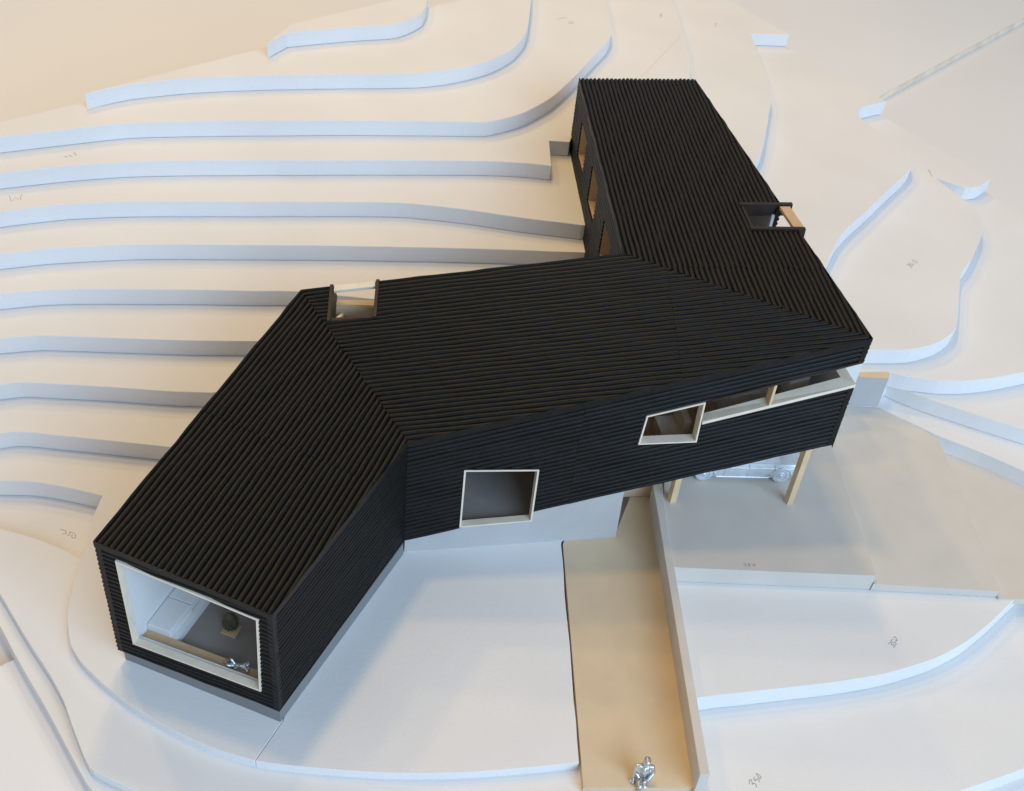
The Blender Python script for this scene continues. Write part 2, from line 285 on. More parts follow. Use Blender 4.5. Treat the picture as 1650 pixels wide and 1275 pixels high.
MB().prism([(63.45, 118.5), (65.15, 98.2), (65.26, 97.75), (90, 101), (94, 110), (75.0, 119.9), (64.3, 126.0), (62.85, 126.1)], lambda x, y: 1.9, f3).build('slab', M_GREY, drive)

# ------------------------------------------------------------------ corrugated sheets
def clip(poly, a, b_, c):                 # keep a*x+b*y <= c
    out = []
    for i in range(len(poly)):
        p, q_ = poly[i], poly[(i+1) % len(poly)]
        dp, dq = a*p[0]+b_*p[1]-c, a*q_[0]+b_*q_[1]-c
        if dp <= 0: out.append(p)
        if (dp < 0 and dq > 0) or (dp > 0 and dq < 0):
            t = dp/(dp-dq); out.append((p[0]+(q_[0]-p[0])*t, p[1]+(q_[1]-p[1])*t))
    return out
def areap(p): return 0.5*sum(p[i][0]*p[(i+1) % len(p)][1]-p[(i+1) % len(p)][0]*p[i][1] for i in range(len(p)))
def ccw(p): return p if areap(p) > 0 else p[::-1]
def subtract(polys, hole):
    hole = ccw(hole); res = []
    for poly in polys:
        rest = poly
        for i in range(len(hole)):
            p, q_ = hole[i], hole[(i+1) % len(hole)]
            a, b_ = (q_[1]-p[1]), -(q_[0]-p[0]); c = a*p[0]+b_*p[1]       # outside of the hole: a x + b y >= c
            o_ = clip(rest, -a, -b_, -c)
            if len(o_) > 2 and abs(areap(o_)) > 1e-4: res.append(o_)
            rest = clip(rest, a, b_, c)
            if len(rest) < 3: break
    return res
PITCH = 0.68
class Frame:                              # a flat face: origin, rib direction, across, outward normal
    def __init__(s, O, along, inplane, outward):
        s.O = Vector(O); s.e = Vector(along).normalized()
        n = s.e.cross(Vector(inplane)).normalized()
        s.n = n if n.dot(Vector(outward)) > 0 else -n
        s.q = s.n.cross(s.e).normalized()
    def to2(s, P): d = Vector(P)-s.O; return (d.dot(s.e), d.dot(s.q))
    def to3(s, p, h=0.0): return s.O+s.e*p[0]+s.q*p[1]+s.n*h
def corrugated(name, fr, polys, parent, amp=0.44, phase=0.0, seed=0, m=None, pitch=PITCH, cell=2.2, skirt=0.72, halfround=False):
    rnd = random.Random(seed); a1, a2, a3 = (rnd.uniform(0, 6.28) for _ in range(3))
    NS = 8; sub = pitch/NS
    prof = lambda t: -amp*(0.5-0.5*math.cos(2*math.pi*(t/pitch)))**0.60
    if halfround:
        prof = lambda t: -amp*(1-math.sqrt(max(0.0, 1-0.985*(2*((t/pitch+0.5) % 1.0)-1)**2)))
    bm = bmesh.new()
    rib_h = {}
    for poly in polys:
        poly = ccw(poly)
        t0 = min(p[1] for p in poly); t1 = max(p[1] for p in poly)
        j = math.floor((t0-phase)/sub)
        while phase+j*sub < t1:
            ta, tb = phase+j*sub, phase+(j+1)*sub; j += 1
            st = clip(clip(poly, 0, -1, -ta), 0, 1, tb)
            if len(st) < 3: continue
            s0 = min(p[0] for p in st); s1 = max(p[0] for p in st)
            i = math.floor(s0/cell)
            while i*cell < s1:
                c_ = clip(clip(st, -1, 0, -i*cell), 1, 0, (i+1)*cell); i += 1
                if len(c_) < 3 or abs(areap(c_)) < 1e-5: continue
                vs = []
                for (x, t) in c_:
                    k_ = round((t-phase)/pitch)
                    if k_ not in rib_h: rib_h[k_] = rnd.uniform(-0.03, 0.03)
                    w = 0.045*math.sin(x*0.55+a1+0.7*k_)+0.03*math.sin(x*1.31+a2+1.9*k_)
                    h = prof(t-phase)
                    crest = 1+h/amp
                    vs.append(bm.verts.new(fr.to3((x, t+w*crest), h+crest*(rib_h[k_]+0.02*math.sin(x*0.8+a3+k_)))))
                try: bm.faces.new(vs)
                except ValueError: pass
    bmesh.ops.remove_doubles(bm, verts=bm.verts[:], dist=0.004)
    be = [e for e in bm.edges if e.is_boundary]; low = {}
    for e in be:
        for v in e.verts:
            if v not in low:
                d = (v.co-fr.O).dot(fr.n); low[v] = bm.verts.new(v.co-fr.n*(d+skirt))
    for e in be:
        a, b_ = e.verts
        try: bm.faces.new((a, b_, low[b_], low[a]))
        except ValueError: pass
    for f in bm.faces: f.smooth = True
    bmesh.ops.recalc_face_normals(bm, faces=bm.faces[:])
    b = BASE[parent.name]
    for v in bm.verts: v.co = (v.co-b)*S
    me = bpy.data.meshes.new(name); bm.to_mesh(me); bm.free()
    me.materials.append(m or M_BLACK)
    me.set_sharp_from_angle(angle=math.radians(62))
    return link(bpy.data.objects.new(name, me), parent, None)
def inset(poly, d):
    poly = ccw(poly); out = poly
    for i in range(len(poly)):
        p, q_ = poly[i], poly[(i+1) % len(poly)]; a, b_ = (q_[1]-p[1]), -(q_[0]-p[0]); l = math.hypot(a, b_); a /= l; b_ /= l
        out = clip(out, a, b_, a*p[0]+b_*p[1]-d)
    return out
def board(name, fr, polys, parent, h0, h1, m):
    mb = MB()
    for p in polys: mb.loft([[fr.to3(x, h0) for x in p], [fr.to3(x, h1) for x in p]])
    return mb.build(name, m, parent)
def ring(name, pts, n, w, h0, h1, m, parent):          # a four-sided frame standing in an opening
    pts = [Vector(p) for p in pts]; n = Vector(n).normalized(); c = sum(pts, Vector())/len(pts); N = len(pts)
    inner = []
    for i in range(N):
        a = (pts[i-1]-pts[i]).normalized(); b_ = (pts[(i+1) % N]-pts[i]).normalized()
        sn = max(0.3, a.cross(b_).length); inner.append(pts[i]+(a+b_)*(w/sn))
    mb = MB()
    for i in range(N):
        j = (i+1) % N
        mb.loft([[pts[i]+n*h0, pts[j]+n*h0, inner[j]+n*h0, inner[i]+n*h0], [pts[i]+n*h1, pts[j]+n*h1, inner[j]+n*h1, inner[i]+n*h1]])
    return mb.build(name, m, parent)

# ------------------------------------------------------------------ the house
FR = Vector((-20.73, 67.73, 0)); FL = Vector((-40.02, 72.97, 0)); K = Vector((-11.24, 93.60, 0)); BL = Vector((-28.73, 117.08, 0))
R_ = Vector((41.08, 107.05, 0)); BR = Vector((12.03, 121.64, 0)); CFL = Vector((4.77, 174.71, 0)); CFR = Vector((24.01, 177.67, 0))
up = lambda P, z: Vector((P.x, P.y, z))
tFR, tFL, tK, tBL, tR, tBR, tCFL, tCFR = up(FR, 21.23), up(FL, 22.83), up(K, 22.04), up(BL, 24.54), up(R_, 34.63), up(BR, 32.93), up(CFL, 31.83), up(CFR, 32.78)
bFR, bFL, bK, bBL, bR, bBR = up(FR, 4.85), up(FL, 5.0), up(K, 5.14), up(BL, 5.4), up(R_, 17.57), up(BR, 15.5)
bCFL, bCFR = up(CFL, 12.0), up(CFR, 12.0)
house = empty('house', (0, 110, 1.2))
tag(house, 'black corrugated model house of three bent wings on the white stepped site', 'model house')

def split(polys, fr, P, Q, gap=0.014):                  # cut along the joint P-Q
    a, b_ = fr.to2(P), fr.to2(Q); nx, ny = (b_[1]-a[1]), -(b_[0]-a[0]); l = math.hypot(nx, ny); nx /= l; ny /= l; c = nx*a[0]+ny*a[1]
    f = lambda s_: [p for p in (clip(q_, s_*nx, s_*ny, s_*c-gap) for q_ in polys) if len(p) > 2 and abs(areap(p)) > 1e-3]
    return f(1), f(-1)

# roofs
fA = Frame(tFL, tBL-tFL, tFR-tFL, (0, 0, 1)); polyA = [ccw([fA.to2(p) for p in (tFR, tK, tBL, tFL)])]
for i, pp in enumerate(split(polyA, fA, (-34.43, 93.03, 23.58), (-13.72, 86.53, 21.81))):
    corrugated('roof_panel', fA, pp, house, phase=0.06*i, seed=11+i, amp=0.38, halfround=True)
board('roof_lining', fA, [inset(polyA[0], 1.0)], house, -1.25, -0.84, M_LINE); board('roof_deck', fA, [inset(polyA[0], 0.12)], house, -0.82, -0.66, M_BLACK)
fB = Frame(tBL, tBR-tBL, tK-tBL, (0, 0, 1)); polyB = [ccw([fB.to2(p) for p in (tK, tR, tBR, tBL)])]
skyB = [Vector(p) for p in ((-24.79, 117.66, 25.39), (-19.01, 118.28, 26.57), (-18.37, 112.3, 25.25), (-24.05, 111.89, 24.14))]
hB = [fB.to2(p) for p in skyB]; dxy = (Vector(hB[0])-Vector(hB[3])).normalized()*3
hBx = [tuple(Vector(hB[0])+dxy), tuple(Vector(hB[1])+dxy), hB[2], hB[3]]
polyBh = subtract(polyB, hBx)
for i, pp in enumerate(split(polyBh, fB, (17.47, 118.89, 33.24), (19.45, 101.61, 29.45))):
    corrugated('roof_panel', fB, pp, house, phase=0.04*i, seed=21+i, amp=0.38, halfround=True)
board('roof_lining', fB, subtract([inset(polyB[0], 1.0)], hBx), house, -1.25, -0.84, M_LINE); board('roof_deck', fB, subtract([inset(polyB[0], 0.12)], hBx), house, -0.82, -0.66, M_BLACK)
fC = Frame(tBR, tCFL-tBR, tR-tBR, (0, 0, 1)); polyC = [ccw([fC.to2(p) for p in (tBR, tR, tCFR, tCFL)])]
skyC = [Vector(p) for p in ((28.23, 136.21, 33.57), (34.52, 137.12, 33.88), (35.63, 130.99, 34.02), (29.13, 130.22, 33.69))]
hC = [fC.to2(p) for p in skyC]; d1 = (Vector(hC[1])-Vector(hC[0])).normalized()*4; d2 = (Vector(hC[2])-Vector(hC[3])).normalized()*4
hCx = [hC[0], tuple(Vector(hC[1])+d1), tuple(Vector(hC[2])+d2), hC[3]]
polyCh = subtract(polyC, hCx)
for i, pp in enumerate(split(polyCh, fC, (16.31, 119.01, 33.19), (37.2, 121.59, 34.23))):
    corrugated('roof_panel', fC, pp, house, phase=0.10*i, seed=31+i, amp=0.38, halfround=True)
board('roof_lining', fC, subtract([inset(polyC[0], 1.0)], hCx), house, -1.25, -0.84, M_LINE); board('roof_deck', fC, subtract([inset(polyC[0], 0.12)], hCx), house, -0.82, -0.66, M_BLACK)

LW = Vector((0, 0, 0.42))
wFR, wFL, wK, wBL, wR, wBR, wCFL, wCFR = (p-LW for p in (tFR, tFL, tK, tBL, tR, tBR, tCFL, tCFR))
# walls: cladding outside, white lining inside
def wall(corners, holes, outward, rib, seed, lining=M_LINE, joints=(), lin_h=(-1.2, -0.78)):
    fr = Frame(corners[0], rib, corners[2]-corners[0], outward)
    polys = [ccw([fr.to2(p) for p in corners])]
    for h in holes: polys = subtract(polys, [fr.to2(p) for p in h])
    sets = [polys]
    for P, Q in joints:
        sets = [x for s_ in sets for x in split(s_, fr, P, Q, 0.012)]
    for i, s_ in enumerate(sets): corrugated('wall_cladding', fr, s_, house, amp=0.36, phase=0.02*i, seed=seed+i, cell=3.0, skirt=0.74, halfround=True)
    pin = [inset(ccw([fr.to2(p) for p in corners]), 1.0)]; pu = [inset(ccw([fr.to2(p) for p in corners]), 0.12)]
    for h in holes:
        h2 = [fr.to2(p) for p in h]; pin = subtract(pin, h2); pu = subtract(pu, h2)
    board('wall_lining', fr, pin, house, lin_h[0], lin_h[1], lining); board('wall_board', fr, pu, house, -0.77, -0.66, M_BLACK)
    return fr
dB = Vector((0.9685, 0.2490, 0)).normalized(); dF = (FL-FR).normalized()
bw = lambda u, z: up(K+dB*u, z)                        # a point on the long front wall
aw = lambda s_, z: up(FR+dF*s_, z)                     # a point on the end wall of the near wing
outB = Vector((0.249, -0.9685, 0)); outF = Vector((-dF.y*-1, -dF.x*-1, 0)); outF = Vector((dF.y, -dF.x, 0))
if outF.y > 0: outF = -outF
winA = [aw(1.62, 19.73), aw(17.68, 20.97), aw(17.62, 7.35), aw(2.04, 7.37)]
wall([bFR, bFL, wFL, wFR], [winA], outF, bFL-bFR, 41)
wall([bFR, bK, wK, wFR], [], Vector((0.94, -0.34, 0)), bK-bFR, 51)
wall([bFL, bBL, wBL, wFL], [], Vector((-0.97, 0.25, 0)), bBL-bFL, 56)
win1 = [bw(6.86, 6.94), bw(16.1, 7.17), bw(16.08, 16.26), bw(6.86, 16.91)]
win2 = [bw(27.95, 19.59), bw(35.42, 19.45), bw(35.24, 25.91), bw(28.24, 24.2)]
strip = [bw(35.36, 22.67), bw(58.0, 28.57), bw(58.0, 32.0), bw(35.27, 25.68)]
wall([bK, bR, wR, wK], [win1, win2, strip], outB, bR-bK, 61, M_CARD, joints=((up(K+dB*20.5, 0), up(K+dB*20.5, 40)),))
skyb_w = [up(BL.lerp(BR, 0.0967), 23.0), up(BL.lerp(BR, 0.2385), 23.2), up(BL.lerp(BR, 0.2385), 50), up(BL.lerp(BR, 0.0967), 50)]
wall([bBL, bBR, wBR, wBL], [skyb_w], Vector((-0.11, 0.99, 0)), tBR-tBL, 71, M_CARD)
dC = (BR-CFL).normalized(); LC = (BR-CFL).length
cw = lambda s_, z: up(CFL+dC*s_, z)
WC = [[cw(s0, 28.5), cw(s0, 22.4), cw(s0+7.2, 22.8), cw(s0+7.2, 28.6)] for s0 in (8.4, 23.0, 37.9)]
wall([bCFL, up(BR, 12.0), wBR, wCFL], WC, Vector((-0.99, -0.09, 0)), tBR-tCFL, 81)
skyc_l = [up(R_.lerp(CFR, 0.345), 29.0), up(R_.lerp(CFR, 0.42), 29.0), up(R_.lerp(CFR, 0.42), 50), up(R_.lerp(CFR, 0.345), 50)]
dCR = (CFR-R_).normalized()
endn = [up(R_-dCR*2, 27.52), up(R_+dCR*9, 27.5), up(R_+dCR*9, 30.8), up(R_-dCR*2, 30.9)]
wall([bR, up(CFR, 16.5), wCFR, wR], [skyc_l, endn], Vector((0.98, 0.14, 0)), tCFR-tR, 91)
wall([bCFL, bCFR, wCFR, wCFL], [], Vector((-0.2, 1, 0)), tCFR-tCFL, 96)

MB().loft([[up(R_+dCR*27, 5.5), up(CFR, 5.5), up(CFR-Vector((.8, 0, 0)), 5.5), up(R_+dCR*27-Vector((.8, 0, 0)), 5.5)], [up(R_+dCR*27, 17.2), up(CFR, 16.4), up(CFR-Vector((.8, 0, 0)), 16.4), up(R_+dCR*27-Vector((.8, 0, 0)), 17.2)]]).build('lower_wall', M_CONC, house)
kd = (K-FR).normalized()
c0, c1, c2, c3 = FR-dF*.01-kd*.01, FR+dF*.22-kd*.01, FR+dF*.22+kd*.22, FR-dF*.01+kd*.22
MB().prism([(v.x, v.y) for v in (c0, c1, c2, c3)], 4.9, 20.8).build('corner_trim', M_BLACK, house)
def fascia(P, Q, out, drop=0.75):
    out = Vector(out).normalized()
    mb = MB(); N = max(2, int((Q-P).length/3)); prev = None
    rings = []
    for i in range(N+1):
        c = P.lerp(Q, i/N)+Vector((0, 0, random.uniform(-.03, .02)))
        rings.append([c+out*.03-Vector((0, 0, .05)), c-out*.04-Vector((0, 0, .05)), c-out*.04-Vector((0, 0, drop)), c+out*.03-Vector((0, 0, drop))])
    mb.loft(rings).build('edge_trim', M_BLACK, house)
fascia(tFR, tFL, outF); fascia(tFR, tK, Vector((0.94, -0.34, 0))); fascia(tK, tR, outB); fascia(tR, tCFR, Vector((0.97, 0.23, 0)), 0.5)
# floors and soffits
def slabq(name, pts, th, m, dz=0.0):
    a = [Vector(p)+Vector((0, 0, dz)) for p in pts]
    return MB().loft([[p-Vector((0, 0, th)) for p in a], a]).build(name, m, house)
ins = lambda P, Q, t: P+(Q-P)*t
cA = (FR+FL+K+BL)/4
sh = lambda P, c, t, z: up(P+(c-P)*t, z)
slabq('floor', [sh(FR, cA, .06, 5.6), sh(K, cA, .06, 5.6), sh(BL, cA, .06, 5.6), sh(FL, cA, .06, 5.6)], 0.5, M_FLOOR)
cB = (K+R_+BR+BL)/4
slabq('floor', [bw(0.6, 6.4)-outB*1.3, bw(20, 6.4)-outB*1.3, bw(20, 6.4)-outB*20.5, up(BL+Vector((1.2, -1.6, 0)), 6.4)], 0.6, M_FLOOR)
slabq('floor', [bw(20, 10.3)-outB*1.3, sh(R_, cB, .04, 18.3), sh(BR, cB, .06, 16.1), bw(20, 10.3)-outB*20.5], 0.6, M_CARD)
slabq('floor', [sh(BR, (R_+BR+CFL+CFR)/4, .04, 17.6), sh(R_, (R_+BR+CFL+CFR)/4, .03, 18.4), sh(CFR, (R_+BR+CFL+CFR)/4, .04, 19.7), sh(CFL, (R_+BR+CFL+CFR)/4, .04, 19.7)], 0.6, M_FLOOR)
# partitions inside
def partition(P, Q, z0, z1, th=0.4, m=M_BROWN):
    d = (Q-P).normalized(); n_ = Vector((-d.y, d.x, 0))*th
    MB().box(up(P, z0), Q-P, n_, (0, 0, z1-z0)).build('partition', m, house)
partition(K+Vector((-3, 4, 0)), BL.lerp(BR, 0.07)+Vector((0.8, -1.5, 0)), 5.8, 20.5)
partition(bw(26.5, 0)+Vector((-.2, 1, 0)), BL.lerp(BR, 0.80)+Vector((0, -1.5, 0)), 12.0, 26, m=M_CARD)
partition(R_+dCR*38-Vector((1.5, 0, 0)), CFL+dC*34+Vector((1.5, 0, 0)), 18.5, 31, m=M_LINE)
partition(R_+dCR*20-Vector((3, 0, 0)), R_+dCR*20-Vector((14, 3, 0)), 18.2, 32, m=M_LINE)

# plinth of the near wing and the grey wall under the long wing
pf = lambda P, t: P+(cA-P)*t
wallK = bw(28.05, 0)
MB().prism([(v.x, v.y) for v in (pf(FR, .004), FR.lerp(K, .995), BL.lerp(K, .03), pf(FL, .03))], 2.72, 4.82).build('plinth', M_PLINTH, house)
i3 = -outB*0.12
low = [bw(0.15, 2.55)+i3, bw(27.87, 2.55)+i3, bw(27.66, 11.7)+i3, bw(0.15, 5.2)+i3]
lfr = Frame(low[0], dB, Vector((0, 0, 1)), outB)
w1s = [lfr.to2(p) for p in win1]
lp = subtract([ccw([lfr.to2(p) for p in low])], w1s)
board('lower_wall', lfr, lp, house, -0.8, -0.25, M_CONC)
MB().prism([(v.x, v.y) for v in (bw(27.1, 0)-outB*0.95, bw(27.75, 0)-outB*0.95, bw(27.75, 0)-outB*7, bw(27.1, 0)-outB*7)], 2.72, 11.5).build('lower_wall', M_CONC, house)
# wall behind the parked car
cbw = MB().prism([(16.8, 119.5), (49.9, 130.3), (49.7, 130.9), (16.6, 120.1)], 5.45, 16.6).build('carport_wall', M_LINE, house)
MB().prism([(37.2, 125.9), (41.4, 127.3), (41.3, 127.6), (37.1, 126.3)], 5.45, 13.0).build('door', M_TAN, house)
# posts
for (x, y, zt) in ((38.49, 108.1, 17.0), (22.61, 105.75, 13.4)):
    MB().box((x-0.15, y-0.35, Zl[2]+0.015), (0.85, 0.42, 0), (-0.38, 0.78, 0), (0, 0, zt-Zl[2])).build('post', M_HONEY, house)

# window frames
ring('window_frame', winA, outF, 0.22, -0.75, 0.10, M_FRAME, house)
ring('window_frame', win1, outB, 0.22, -0.95, 0.05, M_FRAME, house)
ring('window_frame', win2, outB, 0.20, -1.2, 0.12, M_FRAME, house)
hd = [bw(6.75, 16.96)+outB*.01, bw(16.2, 16.30)+outB*.01, bw(16.2, 16.30)-outB*.6, bw(6.75, 16.96)-outB*.6]
MB().loft([hd, [p+Vector((0, 0, .16)) for p in hd]]).build('head_trim', M_BLACK, house)
for q_ in WC: ring('window_frame', q_, (-0.99, -0.09, 0), 0.10, -2.1, -0.25, M_WOOD, house)
# the ribbon window: sill wrapping round the corner, head and mullion
sd = (bR-bK).normalized()
zs = lambda u: 22.67+(u-35.36)*0.2604
zh = lambda u: 25.68+(u-35.27)*0.2785
rt = R_+outB*0.06
a0, a1 = bw(35.5, 0)+outB*0.1, bw(54.0, 0)+outB*0.1
inn = -outB*1.35
cr = R_+dCR*9-Vector((0.2, 0, 0)); ci = cr-Vector((1.5, 0.1, 0)); cc = bw(52.6, 0)-outB*1.35
mb = MB()
mb.loft([[up(a0, zs(35.5)-.35), up(a1, zs(54.0)-.35), up(a1, zs(54.0)+.12), up(a0, zs(35.5)+.12)],
         [up(a0+inn, zs(35.5)-.35), up(cc, zs(54.0)-.35), up(cc, zs(54.0)+.12), up(a0+inn, zs(35.5)+.12)]])
mb.loft([[up(a1, zs(54.0)-.35), up(cr, 27.2), up(cr, 27.62), up(a1, zs(54.0)+.12)],
         [up(cc, zs(54.0)-.35), up(ci, 27.2), up(ci, 27.62), up(cc, zs(54.0)+.12)]])
mb.build('window_sill', M_FRAME, house)
mb = MB(); m0 = bw(43.45, 0)
mb.loft([[up(m0+outB*.08, zs(43.45)), up(m0+dB*.32+outB*.08, zs(43.8)), up(m0+dB*.32-outB*1.2, zs(43.8)), up(m0-outB*1.2, zs(43.45))],
         [up(m0+outB*.08, zh(43.45)), up(m0+dB*.32+outB*.08, zh(43.8)), up(m0+dB*.32-outB*1.2, zh(43.8)), up(m0-outB*1.2, zh(43.45))]])
mb.build('mullion', M_HONEY, house)
mb = MB()
mb.loft([[bw(36, zh(36)-.02)+outB*.02, bw(53.95, zh(53.95)-.02)+outB*.02, bw(53.95, zh(53.95)-.02)-outB*1.2, bw(36, zh(36)-.02)-outB*1.2],
         [bw(36, zh(36)+.3)+outB*.02, bw(53.95, zh(53.95)+.3)+outB*.02, bw(53.95, zh(53.95)+.3)-outB*1.2, bw(36, zh(36)+.3)-outB*1.2]])
mb.build('window_head', M_DARKW, house)

# skylights
sb0, sb1 = BL.lerp(BR, 0.095), BL.lerp(BR, 0.24)
MB().box(up(sb0, 22.75)+Vector((-.01, .06, 0)), up(sb1, 22.95)-up(sb0, 22.75), (0.1, -1.05, 0), (0, 0, .42)).build('opening_sill', M_HONEY, house)
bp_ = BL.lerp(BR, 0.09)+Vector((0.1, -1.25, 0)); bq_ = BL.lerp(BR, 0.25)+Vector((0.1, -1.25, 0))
MB().box(up(bp_, 17.5), bq_-bp_, (0.02, 0.12, 0), (0, 0, 5.4)).build('shade_panel', M_TAN, house)  # tan panel added over the lining; its colour stands in for shade below the opening
def bar(name, P, Q, w_dir, w, n_, h0, h1, m, par):
    P, Q = Vector(P), Vector(Q); wd = Vector(w_dir).normalized()*w; n_ = Vector(n_)
    return bevel(MB().box(P+n_*h0, Q-P, wd, n_*(h1-h0)).build(name, m, par), 0.04)
a, b_, c, d = skyB; nb = fB.n; ab = (b_-a).normalized(); ad = (d-a).normalized()
bar('curb', a-ad*0.08-ab*0.25, d+ad*0.2-ab*0.25, ab, 0.45, nb, -2.2, 0.16, M_DARKW, house)
bar('curb', b_-ad*0.08-ab*0.15, c+ad*0.2-ab*0.15, ab, 0.45, nb, -2.2, 0.16, M_DARKW, house)
bar('curb', d+ab*0.28-ad*0.3, c-ab*0.26-ad*0.3, ad, 0.45, nb, -0.95, 0.04, M_DARKW, house)
bar('skylight_bar', a+ab*0.28, b_-ab*0.26, ad, 1.0, nb, -0.5, 0.0, M_FRAME, house)
MB().tube([a+ab*0.75+ad*2.2-nb*3.4, a+ab*0.75+ad*4.9-nb*1.2], 0.32, 12).build('rail', M_FRAME, house, smooth=True)
MB().box(d+ab*0.4-nb*3.2-ad*0.9, ab*5, -ad*0.5, nb*0.4).build('ledge', M_FRAME, house)
a, b_, c, d = skyC; nc = fC.n; ab = (b_-a).normalized(); ad = (d-a).normalized()
bar('curb', a-ab*0.3-ad*0.5, b_+ab*0.8-ad*0.5, ad, 0.6, nc, -1.6, 0.22, M_DARKW, house)
bar('curb', d-ab*0.3-ad*0.2, c+ab*0.6-ad*0.2, ad, 0.6, nc, -1.6, 0.22, M_DARKW, house)
bar('curb', a-ab*0.1+ad*0.3, d-ab*0.1-ad*0.2, ab, 0.35, nc, -2.0, 0.02, M_DARKW, house)
bar('skylight_bar', b_-ab*1.1+ad*0.32, c-ab*0.8-ad*0.22, ab, 1.45, nc, -0.5, 0.02, M_WOOD, house)
MB().box((26.8, 128.5, 18.7), (4.5, .8, 0), (-0.8, 10.5, 0), (0, 0, 6.5)).build('cabinet', M_LINE, house)

# ------------------------------------------------------------------ inside the near wing
inF = -outF
az = lambda s_, t_, z: up(FR+dF*s_+inF*t_, z)
MB().loft([[az(1.3, 0.78, 5.62), az(17.65, 0.78, 5.62), az(17.65, 2.6, 5.62), az(1.3, 2.6, 5.62)], [az(1.3, 0.78, 6.7), az(17.65, 0.78, 6.7), az(17.65, 2.6, 6.7), az(1.3, 2.6, 6.7)]]).build('shelf', M_WOOD, house)
for (t0, t1) in ((2.62, 6.8), (6.88, 14.0)):
    o = MB().loft([[az(14.75, t0, 5.62), az(17.62, t0, 5.62), az(17.62, t1, 5.62), az(14.6, t1, 5.62)], [az(14.75, t0, 7.7), az(17.62, t0, 7.7), az(17.62, t1, 7.7), az(14.6, t1, 7.7)]]).build('bench', M_LINE, house)
    bevel(o, 0.06)
MB().loft([[az(14.0, 2.62, 5.62), az(14.72, 2.62, 5.62), az(14.57, 14, 5.62), az(13.9, 14, 5.62)], [az(14.0, 2.62, 6.6), az(14.72, 2.62, 6.6), az(14.57, 14, 6.6), az(13.9, 14, 6.6)]]).build('step', M_LINE, house)

MB().loft([[az(17.66, 0.78, 5.62), az(18.8, 0.78, 5.62), az(19.2, 38, 5.62), az(17.8, 38, 5.62)], [az(17.66, 0.78, 21.2), az(18.8, 0.78, 21.2), az(19.2, 38, 22.6), az(17.8, 38, 22.6)]]).build('inner_wall', M_LINE, house)

# ------------------------------------------------------------------ cactus on its block
cb = Vector((-28.34, 76.84, 5.62))
cact = empty('cactus', cb); tag(cact, 'dark ribbed model cactus on a square wooden block inside the big window', 'cactus')
ex = Vector((1.82, -0.5, 0)); ey = Vector((0.35, 1.72, 0))
bevel(MB().box(cb-ex*0.5-ey*0.5, ex, ey, (0, 0, 0.28)).build('block', M_WOOD, cact), 0.04)
rings = []
NR = 44
for i in range(15):
    f = i/14; z = 0.28+f*2.7; r = 0.16 if f < 0.08 else 0.74*math.sin(math.pi*min(1, 0.13+f*0.86))**0.6
    rings.append([cb+Vector((math.cos(t)*r*(1+0.13*math.cos(t*11)), math.sin(t)*r*(1+0.13*math.cos(t*11)), z)) for t in [j*2*math.pi/NR for j in range(NR)]])
MB().loft(rings).build('stem', M_CACT, cact, smooth=True)
mb = MB()
for i in range(11):
    t = i*2*math.pi/11
    for j in range(2, 13):
        f = j/14; r = 0.74*math.sin(math.pi*min(1, 0.13+f*0.86))**0.6*1.12; z = 0.28+f*2.7
        p = cb+Vector((math.cos(t)*r, math.sin(t)*r, z))
        for dt in (-0.5, 0.5):
            mb.tube([p, p+Vector((math.cos(t+dt), math.sin(t+dt), 0.5)).normalized()*0.26], [0.022, 0.006], 4)
mb.build('spines', M_SPINE, cact)

# ------------------------------------------------------------------ cast metal figures
def cast(name, caps, parts_extra, base, rot, m, voxel=0.035, scale=1.0):
    """caps: tapered limbs (p0,r0,p1,r1); fused into one continuous cast surface"""
    mb = MB()
    for p0_, r0, p1_, r1 in caps:
        p0_, p1_ = Vector(p0_), Vector(p1_); ax = (p1_-p0_); L = ax.length; t = ax.normalized() if L > 1e-6 else Vector((0, 0, 1))
        a = t.orthogonal().normalized(); b2 = t.cross(a); prs = []
        for k_ in range(5):
            th = math.pi/2*(1-k_/4); prs.append((-math.sin(th)*r0, max(0.001, math.cos(th)*r0)))
        for k_ in range(5):
            th = math.pi/2*k_/4; prs.append((L+math.sin(th)*r1, max(0.001, math.cos(th)*r1)))
        mb.loft([[p0_+t*s_+(a*math.cos(q_*math.pi/6)+b2*math.sin(q_*math.pi/6))*r for q_ in range(12)] for s_, r in prs])
    Rm = Matrix.Rotation(rot, 3, 'Z')
    me = bpy.data.meshes.new(name+'_cage')
    me.from_pydata([tuple(Rm@(v*scale)*S) for v in mb.v], [], mb.f)
    o = bpy.data.objects.new(name, me); sc.collection.objects.link(o)
    md = o.modifiers.new('fuse', 'REMESH'); md.mode = 'VOXEL'; md.voxel_size = voxel*scale*S
    md2 = o.modifiers.new('smooth', 'SMOOTH'); md2.factor = 0.5; md2.iterations = 3
    bpy.context.view_layer.update()
    dg = bpy.context.evaluated_depsgraph_get()
    me2 = bpy.data.meshes.new_from_object(o.evaluated_get(dg)); me2.name = name
    o.modifiers.clear(); o.data = me2; bpy.data.meshes.remove(me)
    me2.materials.clear(); me2.materials.append(m)
    me2.polygons.foreach_set('use_smooth', [True]*len(me2.polygons))
    o.location = Vector(base)*S; BASE[o.name] = Vector(base)
    return o
